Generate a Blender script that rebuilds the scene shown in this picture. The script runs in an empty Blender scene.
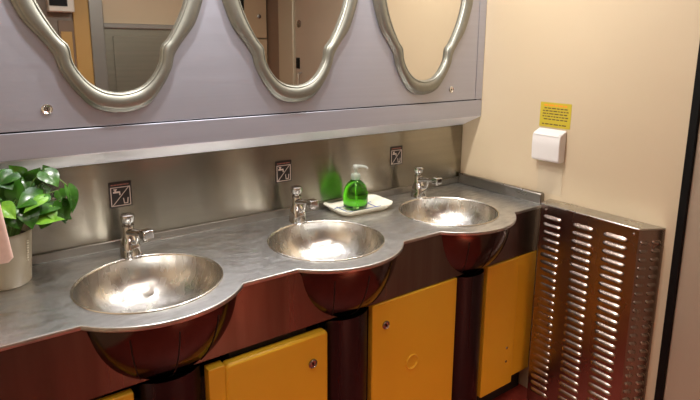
import bpy, bmesh, math, random
from mathutils import Vector, Matrix
PI = math.pi
C = bpy.context.scene.collection
sc = bpy.context.scene

# ------------------------------------------------------------------ camera
FPX, PPY = 543.2, 153.9
cam = bpy.data.cameras.new('camera')
cam.sensor_width = 36; cam.sensor_fit = 'HORIZONTAL'
cam.lens = FPX / 700 * 36
cam.shift_y = (PPY - 200) / 700
cam.clip_start = .02
co = bpy.data.objects.new('camera', cam); C.objects.link(co)
ya, pi_, ro = math.radians(35.6402), math.radians(-11.0361), math.radians(.4019)
F = Vector((math.sin(ya)*math.cos(pi_), math.cos(ya)*math.cos(pi_), math.sin(pi_)))
Rv = Vector((math.cos(ya), -math.sin(ya), 0)); Uv = Rv.cross(F)
R2 = Rv*math.cos(ro) + Uv*math.sin(ro); U2 = -Rv*math.sin(ro) + Uv*math.cos(ro)
m = Matrix((( R2.x, U2.x, -F.x, -.9007), (R2.y, U2.y, -F.y, -1.6804), (R2.z, U2.z, -F.z, .5995), (0, 0, 0, 1)))
co.matrix_world = m
sc.camera = co

# ------------------------------------------------------------------ light
w = bpy.data.worlds.new('world'); sc.world = w; w.use_nodes = True
w.node_tree.nodes['Background'].inputs[0].default_value = (1, .9, .8, 1)
w.node_tree.nodes['Background'].inputs[1].default_value = .05
vs = sc.view_settings
vs.view_transform = 'Standard'; vs.look = 'None'; vs.gamma = 1; vs.use_curve_mapping = False
vs.exposure = 0.0
sc.cycles.blur_glossy = 0.1
sc.cycles.sample_clamp_indirect = 10
ZF, ZC = -.815, 1.3            # floor and ceiling heights (the worktop is z = 0)
XL, XR, YB = -1.35, .9255, -2.1
SINKX = (-.5484, 0, .5484); SY = -.297

def area(name, loc, size, energy, col, size_y=None, rot=(0, 0, 0)):
    l = bpy.data.lights.new(name, 'AREA'); l.energy = energy; l.color = col
    l.shape = 'RECTANGLE' if size_y else 'DISK'; l.size = size
    if size_y: l.size_y = size_y
    o = bpy.data.objects.new(name, l); o.location = loc; o.rotation_euler = rot; C.objects.link(o)
    return o
for x, e_ in zip(SINKX, (12, 10.5, 6)):
    area('downlight', (x + .02, -.40, ZC - .012), .075, e_, (1, .965, .92))
area('room_light', (-.35, -1.25, ZC - .02), 1.3, 4, (1, .94, .87), .28)
AISLE = ((-.457, 2), (.222, 2), (.80, .8))
for x, e_ in AISLE: area('added_aisle_light', (x, -.80, ZC - .012), .08, e_, (1, .95, .86))  # added unseen lights, meant to put streaks on the backsplash
area('added_low_light', (.05, YB + .045, ZF + .165), .7, 9, (1, .6, .35), .04, (math.radians(25), 0, 0))  # added low light, brings red bounce off the floor

# ------------------------------------------------------------------ materials
def mat(name, col, rough=.5, metal=0, **k):
    m = bpy.data.materials.new(name); m.use_nodes = True
    b = m.node_tree.nodes['Principled BSDF']
    b.inputs['Base Color'].default_value = (*col, 1)
    b.inputs['Roughness'].default_value = rough
    b.inputs['Metallic'].default_value = metal
    for q, v in k.items(): b.inputs[q.replace('_', ' ')].default_value = v
    return m

def vary(m, col2, scale=(8, 8, 8), lo=.35, hi=.65, rvar=0, bump=0, detail=4, nscale=1.0):
    """mix a second colour through stretched noise; optional roughness variation and bump"""
    nt = m.node_tree; n = nt.nodes; l = nt.links; b = n['Principled BSDF']
    tc = n.new('ShaderNodeTexCoord'); mp = n.new('ShaderNodeMapping'); mp.inputs['Scale'].default_value = scale
    nz = n.new('ShaderNodeTexNoise'); nz.inputs['Scale'].default_value = nscale; nz.inputs['Detail'].default_value = detail
    l.new(tc.outputs['Object'], mp.inputs[0]); l.new(mp.outputs[0], nz.inputs['Vector'])
    mr = n.new('ShaderNodeMapRange'); mr.inputs[1].default_value = lo; mr.inputs[2].default_value = hi
    l.new(nz.outputs[0], mr.inputs[0])
    mx = n.new('ShaderNodeMix'); mx.data_type = 'RGBA'
    mx.inputs['A'].default_value = b.inputs['Base Color'].default_value; mx.inputs['B'].default_value = (*col2, 1)
    l.new(mr.outputs[0], mx.inputs['Factor']); l.new(mx.outputs['Result'], b.inputs['Base Color'])
    if rvar:
        r0 = b.inputs['Roughness'].default_value
        m2 = n.new('ShaderNodeMapRange'); m2.inputs[1].default_value = lo; m2.inputs[2].default_value = hi
        m2.inputs[3].default_value = r0 - rvar; m2.inputs[4].default_value = r0 + rvar
        l.new(nz.outputs[0], m2.inputs[0]); l.new(m2.outputs[0], b.inputs['Roughness'])
    if bump:
        bp = n.new('ShaderNodeBump'); bp.inputs['Strength'].default_value = bump; bp.inputs['Distance'].default_value = .001
        l.new(nz.outputs[0], bp.inputs['Height']); l.new(bp.outputs[0], b.inputs['Normal'])
    return m

def aniso(m, amount, tangent):
    nt = m.node_tree; b = nt.nodes['Principled BSDF']
    b.inputs['Anisotropic'].default_value = amount
    v = nt.nodes.new('ShaderNodeCombineXYZ')
    for i in range(3): v.inputs[i].default_value = tangent[i]
    nt.links.new(v.outputs[0], b.inputs['Tangent'])
    return m

STEEL_TOP = vary(mat('worn_steel_top', (.72, .72, .71), .38, 1), (.47, .465, .45), (2.2, 5, 5), .32, .68, .08, .25, 12, 9)
STEEL_BOWL = vary(mat('scrubbed_bowl_steel', (.82, .81, .78), .25, 1), (.58, .56, .52), (11, 11, 2.5), .35, .68, .06, .3, 9, 3)
_b = STEEL_BOWL.node_tree.nodes['Principled BSDF']; _t = STEEL_BOWL.node_tree.nodes.new('ShaderNodeTangent')
_t.direction_type = 'RADIAL'; _t.axis = 'Z'; STEEL_BOWL.node_tree.links.new(_t.outputs[0], _b.inputs['Tangent'])
_b.inputs['Anisotropic'].default_value = .3; _b.inputs['Anisotropic Rotation'].default_value = .25
STEEL_RIM = mat('polished_rim_steel', (.78, .75, .68), .22, 1)
STEEL_SPLASH = aniso(vary(mat('brushed_splash_steel', (.36, .335, .28), .22, 1), (.32, .30, .25), (1, 60, 60), .3, .7, .02, 0), 1, (0, 0, 1))
STEEL_APRON = vary(mat('dark_reflection_apron_steel', (.21, .175, .16), .32, 1), (.15, .115, .10), (16, 3, 1.2), .35, .7, .06, .05)  # dark reflections of the room put into the base colour
STEEL_HOUSE = vary(mat('dark_bowl_steel', (.115, .085, .078), .15, 1), (.065, .045, .04), (7, 7, 3), .35, .7, .05, .04)
CAB = vary(mat('satin_aluminium', (.49, .505, .60), .42, .75), (.465, .48, .57), (2, 90, 90), .3, .7, .03, .02)
CAB_LIP = mat('counter_lit_aluminium', (.90, .92, 1.0), .45, .7)  # brighter than the shell: light from the worktop put into the colour
FRAME = vary(mat('pewter_frame_metal', (.29, .29, .255), .42, .9), (.265, .265, .23), (60, 60, 60), .3, .7, .04)
MIRROR = mat('mirror_silvering', (.86, .85, .82), .015, 1)
CHROME = mat('chrome', (.74, .74, .74), .07, 1)
DARKCHROME = mat('worn_chrome', (.40, .37, .34), .2, 1)
STEEL_LIP = vary(mat('dull_lip_steel', (.34, .32, .29), .3, 1), (.27, .25, .22), (2, 9, 30), .3, .7, .05)
YEL = vary(mat('ochre_panel_paint', (.92, .55, .035), .32), (.87, .50, .03), (3, 3, 3), .3, .7, .03)
PED = vary(mat('dark_pedestal_steel', (.05, .04, .05), .3, .9), (.035, .025, .032), (30, 30, 1), .3, .7, .05)
BLACK = mat('black_rubber', (.004, .004, .004), .5, Specular_IOR_Level=.15)
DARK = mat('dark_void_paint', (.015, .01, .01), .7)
WALL = vary(mat('cream_wall_laminate', (.55, .445, .305), .38), (.525, .42, .285), (1.5, 1.5, 2.5), .35, .7, .04)
CEIL = mat('ceiling_laminate', (.75, .72, .68), .5)
FLOOR = vary(mat('red_floor_covering', (.40, .06, .04), .5), (.31, .04, .026), (40, 40, 40), .35, .65)
GRILLE = vary(mat('stamped_grille_steel', (.38, .30, .26), .28, 1), (.29, .22, .185), (5, 5, 3), .35, .7, .04)
GRILLE_TOP = vary(mat('grille_cap_steel', (.60, .58, .54), .3, 1), (.46, .44, .40), (9, 9, 9), .35, .7, .06, .04)
SLOT = mat('louvre_slot_shadow', (.02, .012, .01), .8)
WHITE = mat('white_plastic', (.66, .63, .61), .35)
SIGNY = mat('yellow_label', (.50, .39, .03), .4)
INK = mat('label_ink', (.10, .06, .02), .6)
REDINK = mat('label_red_ink', (.75, .28, .02), .6)
SIGNK = mat('black_sign_plate', (.02, .015, .015), .3)
SIGNW = mat('sign_line_silver', (.70, .58, .52), .35)
TRAY = mat('cream_ceramic', (.80, .78, .66), .18)
TRAYBLUE = mat('blue_glaze', (.10, .14, .36), .25)
NAPKIN = mat('white_paper', (.82, .82, .80), .7)
GREENLIQ = mat('green_soap', (.11, .55, .02), .03, 0, Transmission_Weight=1, IOR=1.36)
CLEARP = mat('clear_plastic', (.93, .95, .92), .06, 0, Transmission_Weight=.92, IOR=1.45)
PUMP = mat('frosted_pump_plastic', (.80, .84, .78), .15, 0, Transmission_Weight=.7, IOR=1.45)
LEAF = vary(mat('pothos_leaf', (.042, .15, .012), .25), (.014, .06, .006), (25, 25, 25), .35, .65, .05)
LEAFP = vary(mat('pale_new_leaf', (.20, .42, .04), .25), (.10, .27, .02), (30, 30, 30), .35, .65, .05)
STEM = mat('plant_stem', (.12, .22, .04), .45)
SOIL = mat('potting_soil', (.03, .02, .012), .9)
POT = vary(mat('glazed_stoneware', (.35, .30, .215), .4), (.30, .255, .18), (40, 40, 3), .35, .7, .05)
PINK = vary(mat('pink_towelling', (.72, .50, .44), .8), (.66, .45, .39), (60, 60, 60), .35, .65, 0, .5)
TAN = vary(mat('tan_door_laminate', (.42, .30, .18), .4), (.38, .27, .16), (3, 3, 3), .3, .7, .03)
GREYDOOR = vary(mat('taupe_door_laminate', (.36, .285, .21), .35), (.33, .26, .19), (3, 3, 3), .3, .7, .03)
BROWN = mat('brown_trim', (.17, .11, .07), .4)
LTRIM = mat('pale_trim_metal', (.42, .36, .26), .35, .3)
GREYTRIM = mat('grey_frame_metal', (.25, .24, .22), .35, .6)
OCHRE = mat('ochre_curtain_panel', (.42, .25, .07), .5)
STEELP = vary(mat('dull_steel_panel', (.25, .235, .19), .38, .8), (.21, .20, .16), (2, 60, 60), .3, .7, .04)
LAMP = mat('lamp_diffuser', (.9, .9, .85), .5)

# ------------------------------------------------------------------ mesh helpers
class M:
    def __init__(s): s.v = []; s.f = []; s.mi = []; s.cur = 0
    def mat(s, i): s.cur = i; return s
    def add(s, vs_, fs):
        o = len(s.v); s.v += [tuple(p) for p in vs_]
        for f in fs: s.f.append(tuple(i + o for i in f)); s.mi.append(s.cur)
        return s
    def box(s, x0, y0, z0, x1, y1, z1):
        v = [(x, y, z) for z in (z0, z1) for y in (y0, y1) for x in (x0, x1)]
        return s.add(v, [(0, 2, 3, 1), (4, 5, 7, 6), (0, 1, 5, 4), (2, 6, 7, 3), (0, 4, 6, 2), (1, 3, 7, 5)])
    def prism(s, pts, d):
        """pts: 3D polygon, d: extrusion vector"""
        n = len(pts); d = Vector(d); a = [Vector(p) for p in pts]; b = [p + d for p in a]
        return s.add(a + b, [tuple(range(n)), tuple(reversed(range(n, 2*n)))] + [(i, i + n, (i + 1) % n + n, (i + 1) % n) for i in range(n)])
    def lathe(s, prof, c=(0, 0, 0), n=48, axis='z', cap0=False, cap1=False, sx=1, sy=1):
        v = []; f = []
        for r, h in prof:
            for k in range(n):
                a = 2*PI*k/n; p, q = r*math.cos(a)*sx, r*math.sin(a)*sy
                if axis == 'z': v.append((c[0]+p, c[1]+q, c[2]+h))
                elif axis == 'y': v.append((c[0]+q, c[1]+h, c[2]+p))
                else: v.append((c[0]+h, c[1]+p, c[2]+q))
        for i in range(len(prof)-1):
            for k in range(n):
                k2 = (k+1) % n
                f.append((i*n+k, i*n+k2, (i+1)*n+k2, (i+1)*n+k))
        if cap0: f.append(tuple(reversed(range(n))))
        if cap1: f.append(tuple(range((len(prof)-1)*n, len(prof)*n)))
        return s.add(v, f)
    def loft(s, rings, closed=False, cap=True):
        n = len(rings[0]); v = [p for r in rings for p in r]; f = []
        m_ = len(rings)
        for i in range(m_ if closed else m_-1):
            j = (i+1) % m_
            for k in range(n):
                k2 = (k+1) % n
                f.append((i*n+k, i*n+k2, j*n+k2, j*n+k))
        if cap and not closed: f += [tuple(reversed(range(n))), tuple(range((m_-1)*n, m_*n))]
        return s.add(v, f)
    def tube(s, pts, r, n=10):
        pts = [Vector(p) for p in pts]; rs = r if isinstance(r, (list, tuple)) else [r]*len(pts)
        rings = []; up = Vector((0, 0, 1))
        t0 = (pts[1]-pts[0]).normalized()
        if abs(t0.dot(up)) > .95: up = Vector((1, 0, 0))
        nx = t0.cross(up).normalized()
        for i, p in enumerate(pts):
            t = (pts[min(i+1, len(pts)-1)] - pts[max(i-1, 0)]).normalized()
            nx = (nx - t*nx.dot(t)).normalized(); ny = t.cross(nx)
            rings.append([p + nx*rs[i]*math.cos(2*PI*k/n) + ny*rs[i]*math.sin(2*PI*k/n) for k in range(n)])
        return s.loft(rings)
    def build(s, name, mats, parent=None, angle=35, bevel=0, seg=2, fixn=True):
        me = bpy.data.meshes.new(name); me.from_pydata(s.v, [], s.f)
        mats = mats if isinstance(mats, (list, tuple)) else [mats]
        for q in mats: me.materials.append(q)
        for p, i in zip(me.polygons, s.mi): p.material_index = i
        if fixn:
            b = bmesh.new(); b.from_mesh(me); bmesh.ops.recalc_face_normals(b, faces=b.faces); b.to_mesh(me); b.free()
        me.shade_smooth(); me.set_sharp_from_angle(angle=math.radians(angle))
        o = bpy.data.objects.new(name, me); C.objects.link(o)
        if parent: o.parent = parent
        if bevel:
            md = o.modifiers.new('bevel', 'BEVEL'); md.width = bevel; md.segments = seg; md.limit_method = 'ANGLE'; md.angle_limit = math.radians(40)
        return o

def tag(o, label, cat, group=None, kind=None):
    o['label'] = label; o['category'] = cat
    if group: o['group'] = group
    if kind: o['kind'] = kind
    return o
def thing(name, label, cat, loc=(0, 0, 0), group=None, rz=0):
    o = bpy.data.objects.new(name, None); C.objects.link(o); o.location = loc; o.rotation_euler.z = rz
    o.empty_display_size = .05
    return tag(o, label, cat, group)
def struct(o, label, cat):
    return tag(o, label, cat, kind='structure')
def copy_tree(o, parent=None):
    c = o.copy(); C.objects.link(c); c.parent = parent
    for ch in [q for q in bpy.data.objects if q.parent == o]: copy_tree(ch, c)
    return c
def crom(ctrl, per=5):
    out = []; n = len(ctrl)
    for i in range(n):
        p0, p1, p2, p3 = [Vector(ctrl[(i+j-1) % n]) for j in range(4)]
        for k in range(per):
            t = k/per
            out.append(.5*((2*p1) + (p2-p0)*t + (2*p0-5*p1+4*p2-p3)*t*t + (3*p1-p0-3*p2+p3)*t**3))
    return out

# ------------------------------------------------------------------ setting
struct(M().box(XL-.3, YB-.1, ZF-.05, 2.4, .1, ZF).build('floor', FLOOR), 'dark red washroom floor', 'floor')
struct(M().box(XL-.1, YB-.1, ZC, 1.1, .1, ZC+.05).build('ceiling', CEIL), 'pale washroom ceiling', 'ceiling')
struct(M().box(XL-.1, .002, ZF, XR+.1, .1, ZC).build('wall_back', WALL), 'cream wall behind the steel vanity', 'wall')
struct(M().box(XL-.1, YB-.1, ZF, XL, .002, ZC).build('wall_left', WALL), 'cream wall at the left end', 'wall')
struct(M().box(XR, -.938, ZF, XR+.06, .002, ZC).build('wall_right', WALL, bevel=.002), 'cream laminate wall at the right end of the vanity', 'wall')
# opposite wall, seen only in the mirrors
ow = M().box(XL, YB-.1, ZF, XR+.1, YB, ZC).build('wall_front', WALL)
struct(ow, 'wall opposite the vanity seen in the mirrors', 'wall')
struct(M().box(-1.1, YB, ZF, -.33, YB+.02, ZC).build('door_2', [mat('brown_grey_door', (.20, .16, .125), .45)], bevel=.003), 'brown grey door opposite seen in the left mirror', 'door')
struct(M().box(-.33, YB, ZF, -.245, YB+.035, ZC).build('trim_2', OCHRE, bevel=.004), 'ochre strip of the opposite door', 'trim')
t = M(); t.box(-.245, YB, ZF, -.17, YB+.045, ZC); t.box(-.17, YB, .705, .60, YB+.03, .735)
struct(t.build('trim_3', GREYTRIM, bevel=.004), 'grey metal frame opposite', 'trim')
p = M(); p.box(-.17, YB, ZF, .60, YB+.012, .705)
sp = tag(p.build('steel_wall_panel', STEELP), 'dull steel panel reflected in the left mirror below cream wall', 'panel')
M().box(-.12, YB+.012, ZF+.1, .5, YB+.02, .66).build('panel_face', STEELP, sp, bevel=.003)
# box on the opposite wall
bx = thing('wall_dispenser', 'white wall box with black face reflected at top of left mirror', 'dispenser', (-.395, YB+.02, .785))
M().box(-.065, 0, 0, .065, .09, .3).build('housing', mat('white_box', (.6, .56, .5), .4), bx, bevel=.006)
M().box(-.06, .09, .03, .03, .095, .28).build('front_panel', BLACK, bx, bevel=.002)
yp = thing('door_panel', 'small ochre inset panel reflected under the white wall box', 'panel', (-.365, YB+.02, .1))
M().box(-.045, 0, 0, .035, .012, .64).build('panel_frame', BROWN, yp, bevel=.002)
M().box(-.035, .012, .02, .022, .018, .58).build('panel_inset', OCHRE, yp, bevel=.002)
# right end of the opposite wall: tan cabinet with knob
tc_ = thing('tan_locker', 'tan locker with round latch reflected at left of middle mirror', 'locker', (.75, YB, ZF))
M().box(-.15, 0, 0, .15, .03, 1.47).build('lower_door', TAN, tc_, bevel=.003)
M().box(-.15, 0, 1.478, .15, .03, 2.1).build('upper_door', TAN, tc_, bevel=.003)
M().lathe([(.014, 0), (.014, .008), (.008, .012)], (.09, .03, 1.625), 20, 'y', cap1=True).build('latch', DARKCHROME, tc_)
M().box(-.10, .03, 1.66, -.02, .035, 1.74).build('label_plate', BLACK, tc_)
# doorway on the right
struct(M().box(XR-.012, -.963, ZF, XR+.05, -.938, ZC).build('trim_1', BLACK, bevel=.003), 'black rubber edge of the doorway', 'trim')
d1 = struct(M().box(XR-.002, -1.715, ZF, XR+.04, -.963, ZC).build('door_1', GREYDOOR, bevel=.002), 'taupe door beside the black door edge', 'door')
M().lathe([(.024, 0), (.024, -.006), (.014, -.012), (.006, -.013)], (XR-.002, -1.66, .75), 24, 'x', cap1=True).build('door_lock', DARKCHROME, d1)
q = M(); q.box(XR-.006, -1.70, .465, XR-.002, -1.655, .535); q.build('door_sign', BLACK, d1)
q = M(); q.tube([(XR-.002, -1.63, .44), (XR-.03, -1.63, .435), (XR-.03, -1.63, .33), (XR-.002, -1.63, .325)], .006); q.build('door_handle', CHROME, d1)
struct(M().box(XR-.02, -1.91, ZF, XR+.04, -1.715, ZC).build('trim_4', LTRIM, bevel=.004), 'pale door frame strip', 'trim')
struct(M().box(XR-.015, YB, ZF, XR+.04, -1.91, ZC).build('trim_5', BROWN, bevel=.004), 'brown corner strip', 'trim')
# ceiling fixtures
for i, x in enumerate(SINKX):
    r = thing('downlight_fixture', ('round ceiling downlight above the left sink', 'round ceiling downlight above the middle sink', 'round ceiling downlight above the right sink')[i], 'ceiling light', (x+.02, -.40, ZC), 'ceiling downlights above the sinks')
    M().lathe([(.047, -.002), (.05, -.010), (.066, -.010), (.07, 0)], n=32).build('trim_ring', CHROME, r)
    M().lathe([(.001, -.004), (.046, -.004)], n=32).build('diffuser', LAMP, r)
fl = thing('added_low_light', 'added low amber light at the foot of the opposite wall', 'light', (.05, YB, ZF))
M().box(-.40, .0125, .17, .40, .07, .22).build('light_housing', BLACK, fl, bevel=.003)  # box made to carry the added low light
r = thing('ceiling_panel_light', 'long ceiling light panel over the middle of the washroom', 'ceiling light', (-.35, -1.25, ZC))
M().box(-.68, -.17, -.012, .68, .17, 0).build('light_tray', WHITE, r, bevel=.003)

for i, (x, e_) in enumerate(AISLE):  # fixtures made for the added aisle lights
    r = thing('added_aisle_fixture', ('added round aisle light nearest the left wall', 'added round aisle light in front of the middle sink', 'added round aisle light nearest the right wall')[i], 'ceiling light', (x, -.80, ZC), 'added aisle lights')
    M().lathe([(.042, -.002), (.045, -.010), (.058, -.010), (.062, 0)], n=32).build('trim_ring', CHROME, r)
    M().lathe([(.001, -.004), (.041, -.004)], n=32).build('diffuser', LAMP, r)
# ------------------------------------------------------------------ vanity
van = thing('vanity_worktop', 'long stainless steel worktop with three round sinks bulging over its front edge', 'worktop', (0, 0, 0))
YF, RO = -.4505, .2464
TH = .012
cu = bpy.data.curves.new('top', 'CURVE'); cu.dimensions = '2D'; cu.fill_mode = 'BOTH'; cu.extrude = TH/2 - .0025; cu.bevel_depth = .0025; cu.bevel_resolution = 2
def poly(pts):
    s = cu.splines.new('POLY'); s.points.add(len(pts)-1); s.use_cyclic_u = True
    for i, p in enumerate(pts): s.points[i].co = (p[0], p[1], 0, 1)
g = .0025
pts = [(XL+g, -.004-g), (XL+g, YF+g)]
dx = math.sqrt(RO**2 - (YF-SY)**2); a0 = math.atan2(YF-SY, -dx)   # left junction angle
for sx in SINKX:
    a1 = math.atan2(YF-SY, dx)
    A0 = a0 if a0 > 0 else a0 + 2*PI
    A1 = a1 if a1 > 0 else a1 + 2*PI
    for k in range(41):
        a = A0 + (A1-A0)*k/40
        pts.append((sx + (RO-g)*math.cos(a), SY + (RO-g)*math.sin(a)))
pts += [(.9135, YF+g), (.9135, -.004-g)]
poly(pts)
for sx in SINKX: poly([(sx + (.182+g)*math.cos(2*PI*k/96), SY + (.182+g)*math.sin(2*PI*k/96)) for k in range(96)])
tmp = bpy.data.objects.new('tmp', cu); C.objects.link(tmp)
dg = bpy.context.evaluated_depsgraph_get()
me = bpy.data.meshes.new_from_object(tmp.evaluated_get(dg)); bpy.data.objects.remove(tmp)
me.materials.clear(); me.materials.append(STEEL_TOP)
me.shade_smooth(); me.set_sharp_from_angle(angle=math.radians(35))
top = bpy.data.objects.new('countertop', me); top.location = (0, 0, -TH/2); C.objects.link(top); top.parent = van
lip = M()
lip.box(XL+.001, -.013, 0, .9135, .001, .028)
lip.build('back_lip', STEEL_LIP, van, bevel=.003)
M().box(.9015+.0, YF+.002, 0, .9245, -.013, .046).build('side_lip', STEEL_LIP, van, bevel=.005)
for sx in SINKX:
    prof = [(.187, .0005), (.1865, .003), (.184, .0042), (.1815, .003), (.180, -.002)]
    M().lathe(prof, (sx, SY, 0), 96).build('sink_rim', STEEL_RIM, van, angle=60)
    pr = [(.180, -.002)]
    for k in range(1, 15):
        a = k/14*PI/2
        pr.append((.028 + .152*math.cos(a)**.85 if k < 14 else .028, -.002 - .125*math.sin(a)**.95))
    pr += [(.026, -.131)]
    bs = M().lathe(pr, (sx, SY, 0), 96).build('basin', STEEL_BOWL, van, angle=60)
    dr = M(); dr.lathe([(.027, -.130), (.022, -.128), (.016, -.131), (.001, -.131)], (sx, SY, 0), 32)
    dr.build('drain', CHROME, bs)
    # outer housing hanging below the rim
    R0 = .230; pr = [(R0, -.0125)]
    for k in range(1, 19):
        a = k/18*PI/2
        pr.append((max(.05, R0*math.cos(a)**.72), -.0125 - .222*math.sin(a)**1.15))
    hs = M().lathe(pr, (sx, SY, 0), 96, cap1=True).build('basin_housing', STEEL_HOUSE, van, angle=60)
    for j in range(5):                                   # dark lines standing in for reflections on the housing
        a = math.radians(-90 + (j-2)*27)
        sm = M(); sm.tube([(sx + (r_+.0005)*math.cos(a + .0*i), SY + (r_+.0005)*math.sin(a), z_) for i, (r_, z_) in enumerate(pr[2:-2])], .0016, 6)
        sm.build('reflection_line', DARK, hs)

base = thing('under_sink_cabinet', 'steel and yellow cabinet front below the worktop with dark round pedestals', 'cabinet', (0, 0, ZF))
def bz(z): return z - ZF
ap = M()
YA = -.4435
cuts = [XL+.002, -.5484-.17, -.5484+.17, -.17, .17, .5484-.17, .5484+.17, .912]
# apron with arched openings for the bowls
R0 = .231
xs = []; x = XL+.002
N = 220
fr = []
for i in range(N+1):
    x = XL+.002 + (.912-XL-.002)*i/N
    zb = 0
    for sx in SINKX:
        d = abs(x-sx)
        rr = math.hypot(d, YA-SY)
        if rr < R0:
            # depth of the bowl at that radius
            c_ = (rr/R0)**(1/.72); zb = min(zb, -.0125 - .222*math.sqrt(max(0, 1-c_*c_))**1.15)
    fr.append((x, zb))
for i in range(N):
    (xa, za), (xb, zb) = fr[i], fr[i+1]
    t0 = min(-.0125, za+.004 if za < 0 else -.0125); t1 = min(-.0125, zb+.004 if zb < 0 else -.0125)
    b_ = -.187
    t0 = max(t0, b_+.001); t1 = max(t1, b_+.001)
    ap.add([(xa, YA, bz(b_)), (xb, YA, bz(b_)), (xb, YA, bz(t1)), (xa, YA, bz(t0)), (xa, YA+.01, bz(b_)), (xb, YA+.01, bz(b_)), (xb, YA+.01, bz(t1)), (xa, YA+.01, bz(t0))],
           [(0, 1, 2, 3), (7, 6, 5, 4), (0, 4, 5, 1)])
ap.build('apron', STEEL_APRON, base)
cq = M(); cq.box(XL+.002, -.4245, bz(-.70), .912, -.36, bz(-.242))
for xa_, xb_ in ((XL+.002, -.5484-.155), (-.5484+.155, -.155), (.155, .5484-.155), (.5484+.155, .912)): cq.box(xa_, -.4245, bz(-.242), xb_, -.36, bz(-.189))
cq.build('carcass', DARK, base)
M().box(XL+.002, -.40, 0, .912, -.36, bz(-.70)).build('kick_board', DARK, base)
for sx, hw in ((-.5484, .082), (-.0105, .0835), (.532, .080)):
    pd = M(); n = 28; rings = []
    for z in (ZF, -.236):
        rings.append([(sx + hw*math.cos(2*PI*k/n), -.405 + .065*math.sin(2*PI*k/n), bz(z) + (0 if z == ZF else min(1, 2*max(0, -math.sin(2*PI*k/n)))*.042)) for k in range(n)])
    pd.loft(rings); pd.build('pedestal', PED, base)
def lock(parent, x, z, y):
    l = M(); l.lathe([(.014, 0), (.014, -.004), (.0112, -.006), (.0095, -.003), (.0045, -.003)], (x, y, bz(z)), 24, 'y', cap1=True)
    o = l.build('lock', DARKCHROME, parent)
    M().box(x-.0012, y-.0062, bz(z)-.004, x+.0012, y-.004, bz(z)+.004).build('keyhole', BLACK, o)
ZB = -.728
def slab(name, x0, x1, zt, y0=-.425, y1=-.449, zb=ZB, r=.004, parent=base, bev=.003):
    q = M(); pp = []
    for cx, cz, s in ((x1-r, zt-r, 0), (x0+r, zt-r, 1), (x0+r, zb+r, 2), (x1-r, zb+r, 3)):
        for k in range(6):
            a = (s + k/5)*PI/2; pp.append((cx + r*math.cos(a), y0, bz(cz + r*math.sin(a))))
    q.prism(pp, (0, y1-y0, 0))
    return q.build(name, YEL, parent, bevel=bev)
slab('door', -.97, -.642, -.203)
slab('door_frame', -.462, -.4178, -.2095, y1=-.4575, r=.002)
d = slab('door', -.4175, -.098, -.211, y0=-.425, y1=-.459, r=.014, bev=.008); lock(d, -.153, -.298, -.459)
# second door with a shallow round dimple
d = slab('door', .074, .450, -.190); lock(d, .127, -.268, -.449)
dm = M(); dm.lathe([(.028, .0005), (.027, -.0035), (.0245, -.0045), (.0225, -.003), (.021, -.0006), (.001, -.0006)], (.245, -.449, bz(-.44)), 40, 'y')
dm.build('finger_dimple', YEL, d)
d = slab('door', .611, .795, -.190)
e = slab('filler_panel', .797, .910, -.190, y1=-.444, zb=-.705)
for x, z in ((.752, -.561), (.752, -.62)):
    M().lathe([(.005, 0), (.0045, -.0015), (.001, -.002)], (x, -.449, bz(z)), 14, 'y').build('screw', DARKCHROME, d)

# ------------------------------------------------------------------ backsplash, signs
bsp = tag(M().box(XL+.001, -.006, .0285, .9225, .001, .264).build('steel_backsplash', STEEL_SPLASH), 'brushed steel backsplash between worktop and mirror cabinet', 'backsplash')
def sign(x, label):
    s = thing('no_drinking_sign', label, 'sign', (x, -.0065, .127), 'no drinking water signs on the backsplash')
    W, H = .064, .078
    M().box(-W/2, -.0015, 0, W/2, 0, H).build('sign_plate', SIGNK, s, bevel=.0006)
    y0, y1 = -.0022, -.0014
    b = M()
    f0, f1, g0, g1, tk = -W/2+.004, W/2-.004, .004, .062, .0022
    b.box(f0, y0, g0, f1, y1, g0+tk); b.box(f0, y0, g1-tk, f1, y1, g1); b.box(f0, y0, g0+tk, f0+tk, y1, g1-tk); b.box(f1-tk, y0, g0+tk, f1, y1, g1-tk)
    b.build('sign_border', SIGNW, s)
    l = M(); l.prism([(f0+.003, y1, g0+.002), (f0+.0055, y1, g0+.002), (f1-.003, y1, g1-.002), (f1-.0055, y1, g1-.002)], (0, -.001, 0))
    l.build('slash', SIGNW, s)
    tp = M(); tp.box(-.021, y0, .044, -.001, y1, .049); tp.box(-.017, y0, .049, -.012, y1, .054); tp.box(-.0195, y0, .054, -.0095, y1, .0565); tp.box(-.004, y0, .037, -.0005, y1, .044)
    tp.build('tap_symbol', SIGNW, s)
    cp = M(); cp.prism([(.006, y1, .027), (.0085, y1, .027), (.010, y1, .012), (.0175, y1, .012), (.019, y1, .027), (.0215, y1, .027), (.0195, y1, .0095), (.008, y1, .0095)], (0, -.0008, 0))
    cp.build('cup_symbol', SIGNW, s)
    tx = M(); xx = -W/2+.006
    for wd in (.006, .008, .005, .009, .008, .005): tx.box(xx, y0, .067, xx+wd, y1, .0705); xx += wd+.0018
    tx.build('caption', mat('caption_red', (.35, .12, .09), .5), s)
sign(-.543, 'small black no-drinking sign with cup symbol above the left sink')
sign(.008, 'small black no-drinking sign with cup symbol above the middle sink')
sign(.534, 'small black no-drinking sign with cup symbol above the right sink')

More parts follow.
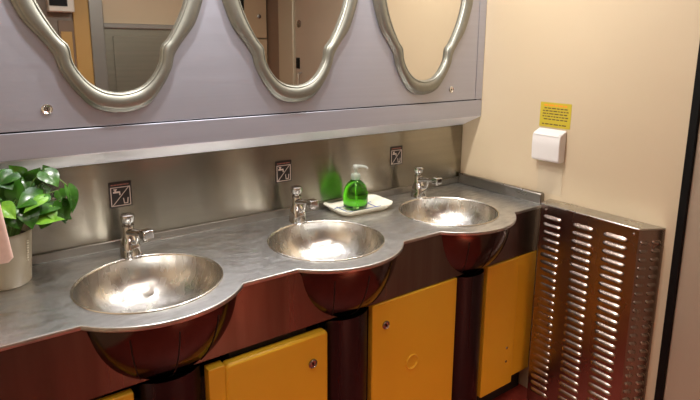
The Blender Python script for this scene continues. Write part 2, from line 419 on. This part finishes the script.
# ------------------------------------------------------------------ mirror cabinet
YM = -.1075
cab = thing('mirror_cabinet', 'satin grey metal wall cabinet carrying three scalloped mirrors', 'cabinet', (0, 0, .262))
def cz(z): return z - .262
q = M()    # carcass, section in (y,z)
sec = [(-.001, .266), (YM, .316), (YM, .3845), (YM+.012, .3845), (YM+.012, 1.25), (-.001, 1.25)]
q.prism([(XL+.002, y, cz(z)) for y, z in sec], (XR-.0015-XL-.002, 0, 0))
q.build('cabinet_shell', CAB, cab, bevel=.0015)
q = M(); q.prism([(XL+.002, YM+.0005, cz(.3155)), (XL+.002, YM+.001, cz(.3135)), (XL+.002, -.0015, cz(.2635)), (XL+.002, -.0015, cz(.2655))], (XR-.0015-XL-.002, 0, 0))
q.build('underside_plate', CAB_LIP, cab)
M().box(XL+.002, YM, cz(.3885), .8795, YM+.0115, cz(1.24)).build('front_panel', CAB, cab, bevel=.0015)
M().box(.8825, YM, cz(.3885), .9235, YM+.0115, cz(1.24)).build('end_stile', CAB, cab, bevel=.0015)
M().box(XL+.002, YM+.009, cz(.3845), .9, YM+.0125, cz(.3885)).build('gap_shadow', BLACK, cab)
for x, z in ((-.725, .441), (.733, .436)):
    l = M(); l.lathe([(.0135, 0), (.013, -.003), (.010, -.0045), (.0075, -.0025), (.004, -.0025)], (x, YM, cz(z)), 24, 'y', cap1=True)
    o = l.build('lock', CHROME, cab)
    M().box(x-.001, YM-.004, cz(z)-.004, x+.001, YM-.0025, cz(z)+.004).build('keyhole', BLACK, o)

outer = [(0, .430), (.065, .445), (.108, .490), (.137, .540), (.148, .580), (.172, .616), (.210, .668), (.236, .735), (.250, .79), (.254, .86)]
inner = [(0, .478), (.047, .488), (.083, .515), (.109, .558), (.116, .600), (.137, .625), (.168, .682), (.189, .735), (.202, .79), (.206, .86)]
ZMID = .86
def full(h):
    low = h[:-1]
    r = low + [h[-1]] + [(w_, 2*ZMID-z) for w_, z in reversed(low)]      # bottom -> top, right side
    l = [(-w_, z) for w_, z in reversed(r[1:-1])]
    return crom([(a, b) for a, b in r + l], 6)
OUT, INN = full(outer), full(inner)
def mirror(x, label, dz=0):
    t = thing('scalloped_mirror', label, 'mirror', (x, YM-.0003, .43+dz), 'scalloped mirrors on the cabinet')
    prof = [(-.16, 0), (-.16, .006), (-.12, .009), (-.02, .011), (.01, .014), (.06, .018), (.16, .0205), (.45, .022), (.74, .020), (.79, .017), (.82, .0165), (.86, .0185), (.92, .0175), (.97, .011), (1, .004), (1.02, .003)]
    rings = []
    for s, h in prof:
        rings.append([(o_.x + (i_.x-o_.x)*s, -h, o_.y + (i_.y-o_.y)*s - .43) for o_, i_ in zip(OUT, INN)])
    M().loft(rings, cap=False).build('mirror_frame', FRAME, t, angle=60)
    g_ = M(); n = len(INN)
    g_.add([(o_.x + (i_.x-o_.x)*.985, -.0045, o_.y + (i_.y-o_.y)*.985 - .43) for o_, i_ in zip(OUT, INN)], [tuple(range(n))])
    g_.build('mirror_glass', MIRROR, t)
mirror(-.546, 'left scalloped mirror above the first sink, reflecting a steel panel')
mirror(.0, 'middle scalloped mirror reflecting a tan door with a lock')
mirror(.572, 'right scalloped mirror reflecting only cream wall')

# ------------------------------------------------------------------ faucets
def faucet(x, y, label, rz=0):
    t = thing('push_faucet', label, 'faucet', (x, y, 0), 'chrome push faucets', rz)
    b = M()
    def rr(cx, cy, hw, hd, z, n=28, p=3.2):
        out = []
        for k in range(n):
            a = 2*PI*k/n; c_, s_ = math.cos(a), math.sin(a)
            out.append((cx + hw*math.copysign(abs(c_)**(2/p), c_), cy + hd*math.copysign(abs(s_)**(2/p), s_), z))
        return out
    b.loft([rr(0, -.004, .029, .031, 0), rr(0, -.004, .029, .031, .004), rr(0, -.003, .0265, .028, .007), rr(0, -.003, .0255, .027, .030), rr(0, -.002, .0235, .025, .044, p=2.6), rr(0, 0, .0185, .020, .055, p=2.2), rr(0, .002, .0155, .0165, .064, p=2), rr(0, .003, .0145, .015, .090, p=2), rr(0, .003, .0125, .0125, .094, p=2)])
    b.build('faucet_body', CHROME, t, angle=45)
    s = M(); rings = []
    for yy, zz, hw, hh in ((-.006, .074, .0125, .012), (-.030, .078, .0115, .0105), (-.06, .084, .010, .009), (-.09, .089, .010, .009)):
        rings.append([(hw*math.cos(2*PI*k/16), yy, zz + hh*math.sin(2*PI*k/16)) for k in range(16)])
    s.loft(rings); s.build('spout', CHROME, t, angle=45)
    g2 = M(); g2.tube([(0, -.022, .048), (0, -.034, .046), (0, -.045, .052), (0, -.050, .064), (0, -.048, .078)], .0055, 12); g2.build('spout_brace', CHROME, t, angle=45)
    a = M(); a.box(-.015, -.119, .077, .015, -.087, .103)
    ao = a.build('spout_head', CHROME, t, bevel=.004, seg=3)
    o = M(); o.lathe([(.010, .077), (.010, .071), (.008, .070)], (0, -.103, 0), 20, cap1=True); o.build('aerator', DARKCHROME, ao)
    k = M(); k.lathe([(.010, .092), (.010, .099), (.015, .101), (.0185, .106), (.0205, .118), (.0195, .1235), (.0155, .126), (.0005, .127)], (0, .003, 0), 28)
    k.build('push_button', CHROME, t, angle=45)
    n_ = M(); n_.lathe([(.0165, .0895), (.0165, .0935), (.010, .0945)], (0, .003, 0), 24); n_.build('collar', DARKCHROME, t)
faucet(-.546, -.09, 'chrome push faucet behind the left sink, nearest the plant', .22)
faucet(.015, -.088, 'chrome push faucet behind the middle sink, left of the soap tray')
faucet(.588, -.088, 'chrome push faucet behind the right sink')

# ------------------------------------------------------------------ soap tray and bottle
tr = thing('soap_tray', 'cream ceramic tray with blue stripes under the green soap bottle', 'tray', (.282, -.088, .0002), rz=math.radians(-2))
def oct_(hx, hy, c_, z):
    base_ = [(hx, -hy+c_), (hx, hy-c_), (hx-c_, hy), (-hx+c_, hy), (-hx, hy-c_), (-hx, -hy+c_), (-hx+c_, -hy), (hx-c_, -hy)]
    out = []
    for i in range(8):
        a, b = Vector(base_[i]), Vector(base_[(i+1) % 8]); p_, n_ = Vector(base_[i-1]), None
        d0 = (a-p_).normalized(); d1 = (b-a).normalized(); r_ = .008
        out += [(*(a-d0*r_), z), (*(a-d0*r_*.25+d1*r_*.25), z), (*(a+d1*r_), z)]
    return out
q = M(); q.loft([oct_(.098, .064, .02, 0), oct_(.100, .066, .02, .003), oct_(.119, .084, .03, .021), oct_(.122, .087, .031, .0235), oct_(.122, .087, .031, .0255), oct_(.117, .082, .029, .0245), oct_(.097, .063, .02, .008), oct_(.090, .058, .018, .006)])
q.build('dish', TRAY, tr, angle=50)
q = M()
for y in (-.028, .036): q.box(-.085, y-.0035, .0061, .085, y+.0035, .0066)
q.box(-.07, -.05, .0061, -.064, .05, .0065); q.box(.06, -.05, .0061, .066, .05, .0065)
q.build('stripe', TRAYBLUE, tr)
bt = thing('soap_bottle', 'clear pump bottle of bright green liquid soap on the cream tray', 'soap bottle', (.268, -.088, .0072))
bt.scale = (1.14, 1.14, 1.14)
prof = [(.0005, .001), (.030, .0005), (.037, .004), (.0405, .012), (.0415, .030), (.0405, .052), (.036, .070), (.028, .084), (.018, .093), (.0135, .097), (.013, .106)]
M().lathe(prof, n=48).build('bottle_body', GREENLIQ, bt, angle=60)
M().lathe([(.0155, .098), (.0165, .100), (.0165, .112), (.0135, .117), (.007, .119), (.0055, .121), (.0055, .134), (.0005, .134)], n=28).build('pump_collar', PUMP, bt)
q = M(); q.lathe([(.0005, .132), (.008, .132), (.0105, .137), (.0105, .143), (.007, .1465), (.0005, .147)], n=24)
q.tube([(0, 0, .141), (.012, -.012, .142), (.024, -.024, .140), (.028, -.028, .134)], [.0055, .005, .004, .0035], 12)
q.build('pump_head', PUMP, bt, angle=50)
q = M(); q.tube([(0, 0, .10), (.002, .001, .06), (.006, .002, .008)], .0022, 8); q.build('dip_tube', CLEARP, bt)

# ------------------------------------------------------------------ plant
pt = thing('potted_pothos', 'green leafy pothos in a beige stoneware pot at the left end', 'potted plant', (-.855, -.103, .0004))
M().lathe([(.001, 0), (.054, 0), (.057, .004), (.062, .06), (.068, .130), (.0705, .138), (.0695, .1405), (.066, .139), (.063, .128), (.062, .122)], n=56).build('pot', POT, pt, angle=50)
M().lathe([(.0005, .124), (.063, .120)], n=32).build('soil', SOIL, pt)
q = M(); rnd = random.Random(5)
for k in range(9):           # tiny raised vertical lettering on the pot
    a = math.radians(-38); z = .062 + k*.0065; rr_ = .0625 + (z-.06)*.085
    q.add([(rr_*math.cos(a+d_)+ox, rr_*math.sin(a+d_)+oy, z+h_) for ox, oy in ((0, 0), (.0012, -.0009)) for d_, h_ in ((-.04, 0), (.04, 0), (.04, .0035 if k % 2 else .002), (-.04, .0035 if k % 3 else .002))],
          [(4, 5, 6, 7), (0, 1, 5, 4), (1, 2, 6, 5), (2, 3, 7, 6), (3, 0, 4, 7)])
q.build('lettering', mat('pale_glaze', (.82, .78, .66), .3), pt)

def leaf(mesh, base, tip, up, width, fold=.25, droop=.12):
    base, tip, up = Vector(base), Vector(tip), Vector(up)
    L = (tip-base).length; ax = (tip-base).normalized()
    sd = ax.cross(up).normalized(); nn = sd.cross(ax).normalized()
    shape = [(-.06, .30), (0, .62), (.10, .88), (.22, 1), (.38, .96), (.55, .80), (.70, .58), (.84, .32), (.94, .12), (1, 0)]
    NU = 6; rows = []
    for t_, wd in shape:
        row = []
        for j in range(-NU, NU+1):
            s_ = j/NU; yy = s_*wd*width/2
            tt = t_
            if t_ <= 0: tt = t_ + (.10*(1-abs(s_)**.8) if t_ == 0 else .14*(1-abs(s_)))  # heart notch
            h = fold*abs(yy) - droop*L*(tt**2) + .06*L*math.sin(PI*max(tt, 0)) - .35*yy*yy/width
            row.append(base + ax*tt*L + sd*yy + nn*h)
        rows.append(row)
    n = 2*NU+1; v = [p for r_ in rows for p in r_]
    nv = len(v); v2 = [p - nn*.0007 for p in v]; f = []
    for i in range(len(rows)-1):
        for j in range(n-1):
            a = i*n+j; f.append((a, a+1, a+n+1, a+n)); f.append((a+nv, a+n+nv, a+n+1+nv, a+1+nv))
    mesh.add(v+v2, f)
# local coordinates: pot centre at the origin
fol = M(); st = M()
def lf(b, t, up, wd, m_=0, stem=None, **k):
    fol.mat(m_); leaf(fol, b, t, up, wd, **k)
    if stem is not False:
        s0 = Vector(stem) if stem else Vector((b[0]*.25, b[1]*.25, .118))
        b_ = Vector(b); mid = (s0+b_)/2 + Vector((0, 0, .025))
        st.tube([s0, s0*.4+mid*.6 + Vector((0, 0, .008)), mid*.5+b_*.5 + Vector((0, 0, .008)), b_], .0014, 6)
lf((0.166, -0.047, 0.2466), (0.176, -0.067, 0.1756), (0.6, -0.7, 0.3), 0.042, 0, stem=(0.106, -0.027, 0.2326), fold=0.5)
lf((0.114, -0.057, 0.2356), (0.049, -0.097, 0.2226), (-0.15, -0.65, 0.8), 0.066, 0)
lf((0.118, -0.027, 0.2866), (0.147, -0.057, 0.2496), (0.1, -0.6, 0.9), 0.055, 0)
lf((0.054, -0.047, 0.2956), (0.017, -0.077, 0.2746), (0, -0.6, 0.9), 0.05, 0)
lf((0.051, -0.057, 0.2276), (0.053, -0.027, 0.2916), (-0.3, -0.9, 0.2), 0.045, 0)
lf((0.081, -0.017, 0.2396), (0.073, 0.003, 0.2736), (0, -0.9, 0.4), 0.04, 0)
lf((0.112, -0.077, 0.2326), (0.06, -0.107, 0.2106), (0.2, -0.3, 1), 0.035, 1, fold=0.1)
lf((0.147, -0.047, 0.2096), (0.154, -0.057, 0.1466), (0.3, -0.8, 0.3), 0.05, 0)
lf((0.138, -0.037, 0.1986), (0.074, -0.097, 0.1936), (0, -0.5, 0.9), 0.05, 0)
lf((0.068, -0.067, 0.2146), (0.076, -0.107, 0.1646), (0.1, -0.9, 0.3), 0.055, 0)
lf((0.083, -0.087, 0.1736), (0.155, -0.067, 0.1686), (0, -0.5, 0.9), 0.035, 1)
lf((0.036, -0.077, 0.2226), (0.005, -0.107, 0.1936), (-0.2, -0.8, 0.5), 0.055, 0)
lf((0.016, -0.087, 0.2276), (0.043, -0.117, 0.1986), (0, -0.8, 0.5), 0.045, 1)
lf((0.032, -0.035, 0.2196), (0.03, -0.03, 0.285), (0, -1, 0.2), 0.05, 0)
lf((0.103, 0.013, 0.2026), (0.129, 0.003, 0.1876), (0, -0.9, 0.4), 0.05, 0)
lf((0.067, 0.023, 0.2336), (0.103, 0.033, 0.2526), (0, -0.8, 0.6), 0.05, 0)
lf((0.003, -0.057, 0.2476), (-0.027, -0.097, 0.2376), (0, -0.6, 0.8), 0.06, 0)
lf((0.003, -0.017, 0.2636), (-0.032, 0.003, 0.2776), (0, -0.6, 0.8), 0.06, 0)
lf((0.13, -0.017, 0.1836), (0.176, -0.007, 0.1426), (0, -0.8, 0.5), 0.045, 0)
lf((0.118, -0.057, 0.1986), (0.129, -0.087, 0.1676), (0, -0.6, 0.7), 0.03, 1)
lf((0.135, 0.003, 0.2596), (0.123, -0.007, 0.2976), (0.2, -0.9, 0.4), 0.04, 0)
lf((0.088, -0.007, 0.2576), (0.113, -0.017, 0.2926), (0.1, -0.9, 0.3), 0.045, 0)
lf((0.039, -0.007, 0.2436), (0.061, -0.037, 0.2776), (0, -0.8, 0.6), 0.045, 0)
lf((0.072, -0.007, 0.2706), (0.048, -0.027, 0.3076), (-0.2, -0.8, 0.5), 0.045, 0)
lf((0.104, -0.027, 0.2116), (0.084, -0.047, 0.2506), (-0.1, -0.8, 0.6), 0.05, 0)
lf((0.014, -0.067, 0.2356), (-0.006, -0.097, 0.2096), (0, -0.8, 0.5), 0.05, 0)
lf((0.117, -0.047, 0.1776), (0.094, -0.067, 0.1476), (0, -0.9, 0.3), 0.04, 0)
lf((0.038, -0.077, 0.1966), (0.05, -0.097, 0.1646), (0.1, -0.9, 0.3), 0.045, 0)
lf((0.151, 0.003, 0.2246), (0.162, 0.003, 0.1906), (0.2, -0.8, 0.5), 0.035, 0)
lf((0.023, -0.047, 0.2796), (0.044, -0.087, 0.2656), (0, -0.5, 0.9), 0.05, 0)
lf((0.099, 0.023, 0.2226), (0.14, 0.033, 0.2256), (0, -0.8, 0.6), 0.05, 0)
lf((0.041, 0.013, 0.1996), (0.076, 0.023, 0.2156), (0, -0.8, 0.6), 0.055, 0)
for m_ in (fol, st): m_.v = [(x-.013*min(1, max(0, (z-.10)/.06)), y, z) for x, y, z in m_.v]
fol.build('foliage', [LEAF, LEAFP], pt, angle=80, fixn=False)
st.build('stems', STEM, pt)

# pink towel hanging at the far left edge
tw = thing('hanging_towel', 'pale pink towel corner hanging at the far left edge beside the pot', 'towel', (-.93, -.245, .096))
q = M(); rings = []
for k in range(15):
    z = k/14
    xr = .092 - .024*z if z > 0 else .080
    if k == 1: xr = .0905
    th_ = .007 + .003*math.sin(z*4)
    ring = []
    n = 24
    for j in range(n):
        a = 2*PI*j/n
        cx_ = (xr-.065)/2; hw_ = (xr+.065)/2
        e_ = .012*math.sin(3.0*math.cos(a)+z*1.5)
        zz = z*.235 + (.006 if k == 0 else 0)
        c_, s_ = math.cos(a), math.sin(a)
        ring.append((cx_ + hw_*math.copysign(abs(c_)**.7, c_), e_*.5 + th_*math.copysign(abs(s_)**.8, s_), zz))
    rings.append(ring)
q.loft(rings); q.build('towel_cloth', PINK, tw, angle=70)
q = M(); q.tube([(-.02, .0, .225), (-.02, .01, .25), (-.02, .04, .262), (-.02, .1365, .262)], .003, 10); q.build('hook', CHROME, tw)

# ------------------------------------------------------------------ right wall items
lb = thing('yellow_notice', 'small yellow notice with dark lines above the white wall box', 'sign', (XR-.0005, -.467, .307))
def rbox(m_, y0, z0, y1, z1, x=-.0008, x2=-.0014): m_.box(x2, y0, z0, x, y1, z1)
M().box(-.0008, -.066, 0, 0, .066, .094).build('notice_plate', SIGNY, lb)
q = M(); rnd = random.Random(11)
for row in range(5):
    z = .070 - row*.0105; y = .054 - (.006 if row in (0, 4) else 0)
    while y > -.050:
        wd = rnd.uniform(.006, .019); q.box(-.0012, max(y-wd, -.056), z, -.0008, y, z+.0042); y -= wd+.0035
q.build('print', INK, lb)
q = M(); y = .050
for wd in (.016, .022, .012, .018, .014): q.box(-.0012, y-wd, .080, -.0008, y, .0865); y -= wd+.004
q.build('heading', REDINK, lb)
q = M(); y = .054
for wd in (.010, .016, .014, .020, .008, .018): q.box(-.0012, y-wd, .009, -.0008, y, .0135); y -= wd+.0035
q.build('footer_print', INK, lb)

wb = thing('wall_box', 'white plastic wall dispenser box with sloping lid under the yellow notice', 'dispenser', (XR-.0005, -.462, .180))
q = M(); sec = [(0, 0), (-.034, 0), (-.040, .006), (-.043, .06), (-.041, .098), (-.036, .106), (0, .122)]
q.prism([(x, -.060, z) for x, z in sec], (0, .120, 0))
q.build('housing', WHITE, wb, bevel=.009, seg=4)
q = M(); q.prism([(-.0425, -.055, .099), (-.043, -.055, .1005), (-.036, -.055, .109), (-.030, -.055, .1115), (-.030, -.055, .109)], (0, .110, 0)); q.build('lid', WHITE, wb, bevel=.001)
cs = tag(M().box(-.0012, -.056, 0, 0, .05, .128).build('plastic_strip', mat('clear_film', (.54, .45, .325), .25)), 'faint pale plastic strip on the wall below the white box', 'plastic strip')
cs.location = (XR-.0003, -.462, .047)

# ------------------------------------------------------------------ heater grille
gr = thing('heater_grille', 'tall louvred steel heater cover on the right wall beside the vanity', 'heater cover', (XR, 0, ZF))
XF = .8435; XW = XR-.0005
yA, yB, yC, yD = -.474, -.493, -.861, -.905
ZT = .024
def gx(x): return x - XR
q = M(); z0_, z1_ = .02, bz(ZT)
plan = [(XW, yA), (XF, yB), (XF, yC), (XW, yD)]
def panel(name, a, b, louv, mats):
    """vertical sheet from plan point a to b with pressed louvres at (offset, length) columns"""
    m_ = M(); A = Vector((gx(a[0]), a[1], 0)); B = Vector((gx(b[0]), b[1], 0)); d_ = (B-A); L = d_.length; d_.normalize()
    nrm = Vector((d_.y, -d_.x, 0)) ; 
    if nrm.x > 0: nrm = -nrm
    m_.prism([A + Vector((0, 0, z0_)), B + Vector((0, 0, z0_)), B + Vector((0, 0, z1_)), A + Vector((0, 0, z1_))], -nrm*.002)
    for off, ln, ht, pr, ztop in louv:
        z = bz(ztop)
        while z > z0_ + .03:
            NU, NV = 12, 5; v = []; f = []
            for i in range(NU+1):
                u = i/NU; u = .5 - .5*math.cos(PI*u); e = math.sqrt(max(0, 1 - abs(2*u-1)**5))
                for j in range(NV+1):
                    w_ = j/NV
                    # hood bulges out towards its open lower edge
                    up_ = z + ht*.5*e - ht*1.0*e*(w_)
                    out_ = pr*e*math.sin(w_*PI/2)**.8
                    p_ = A + d_*(off + ln*u) + nrm*(out_ + .0002); v.append((p_.x, p_.y, up_))
            for i in range(NU):
                for j in range(NV): a_ = i*(NV+1)+j; f.append((a_, a_+1, a_+NV+2, a_+NV+1))
            m_.mat(0).add(v, f)
            # dark mouth under the hood
            v = []; f = []
            for i in range(NU+1):
                u = i/NU; u = .5 - .5*math.cos(PI*u); e = math.sqrt(max(0, 1 - abs(2*u-1)**5))
                p_ = A + d_*(off + ln*u) + nrm*(pr*e*.97 + .0002); v.append((p_.x, p_.y, z - ht*.5*e + .0004))
                p_ = A + d_*(off + ln*u) + nrm*.0003; v.append((p_.x, p_.y, z - ht*.5*e - .003*e))
            for i in range(NU): f.append((2*i, 2*i+1, 2*i+3, 2*i+2))
            m_.mat(1).add(v, f)
            z -= .030
    m_.mat(0)
    return m_.build(name, mats, gr, angle=40, fixn=False)
Lf = yB - yC
panel('front_panel', (XF, yB), (XF, yC), [(.012, .078, .0145, .0085, -.017), (.135, .080, .0145, .0085, -.017), (.250, .085, .0145, .009, -.018)], [GRILLE, SLOT])
panel('side_panel', (XF, yC), (XW, yD), [(.008, .028, .011, .006, -.016), (.050, .030, .011, .006, -.016)], [GRILLE, SLOT])
panel('side_panel', (XW, yA), (XF, yB), [(.012, .028, .011, .006, -.016), (.046, .030, .011, .006, -.016)], [GRILLE, SLOT])
q = M(); q.prism([(gx(x), y, bz(ZT)) for x, y in ((XW, yA+.001), (XF-.002, yB+.001), (XF-.002, yC-.001), (XW, yD-.001))], (0, 0, .006)); q.build('top_cap', GRILLE_TOP, gr, bevel=.002)
for y in (-.515, -.845):
    M().lathe([(.0045, 0), (.004, -.002), (.0005, -.003)], (gx(XF), y, bz(.008)), 14, 'x').build('screw', CHROME, gr)
q = M(); q.prism([(gx(x), y, 0) for x, y in ((XW, yA-.004), (XF+.006, yB-.002), (XF+.006, yC+.002), (XW, yD+.004))], (0, 0, .02)); q.build('base_rail', BLACK, gr)
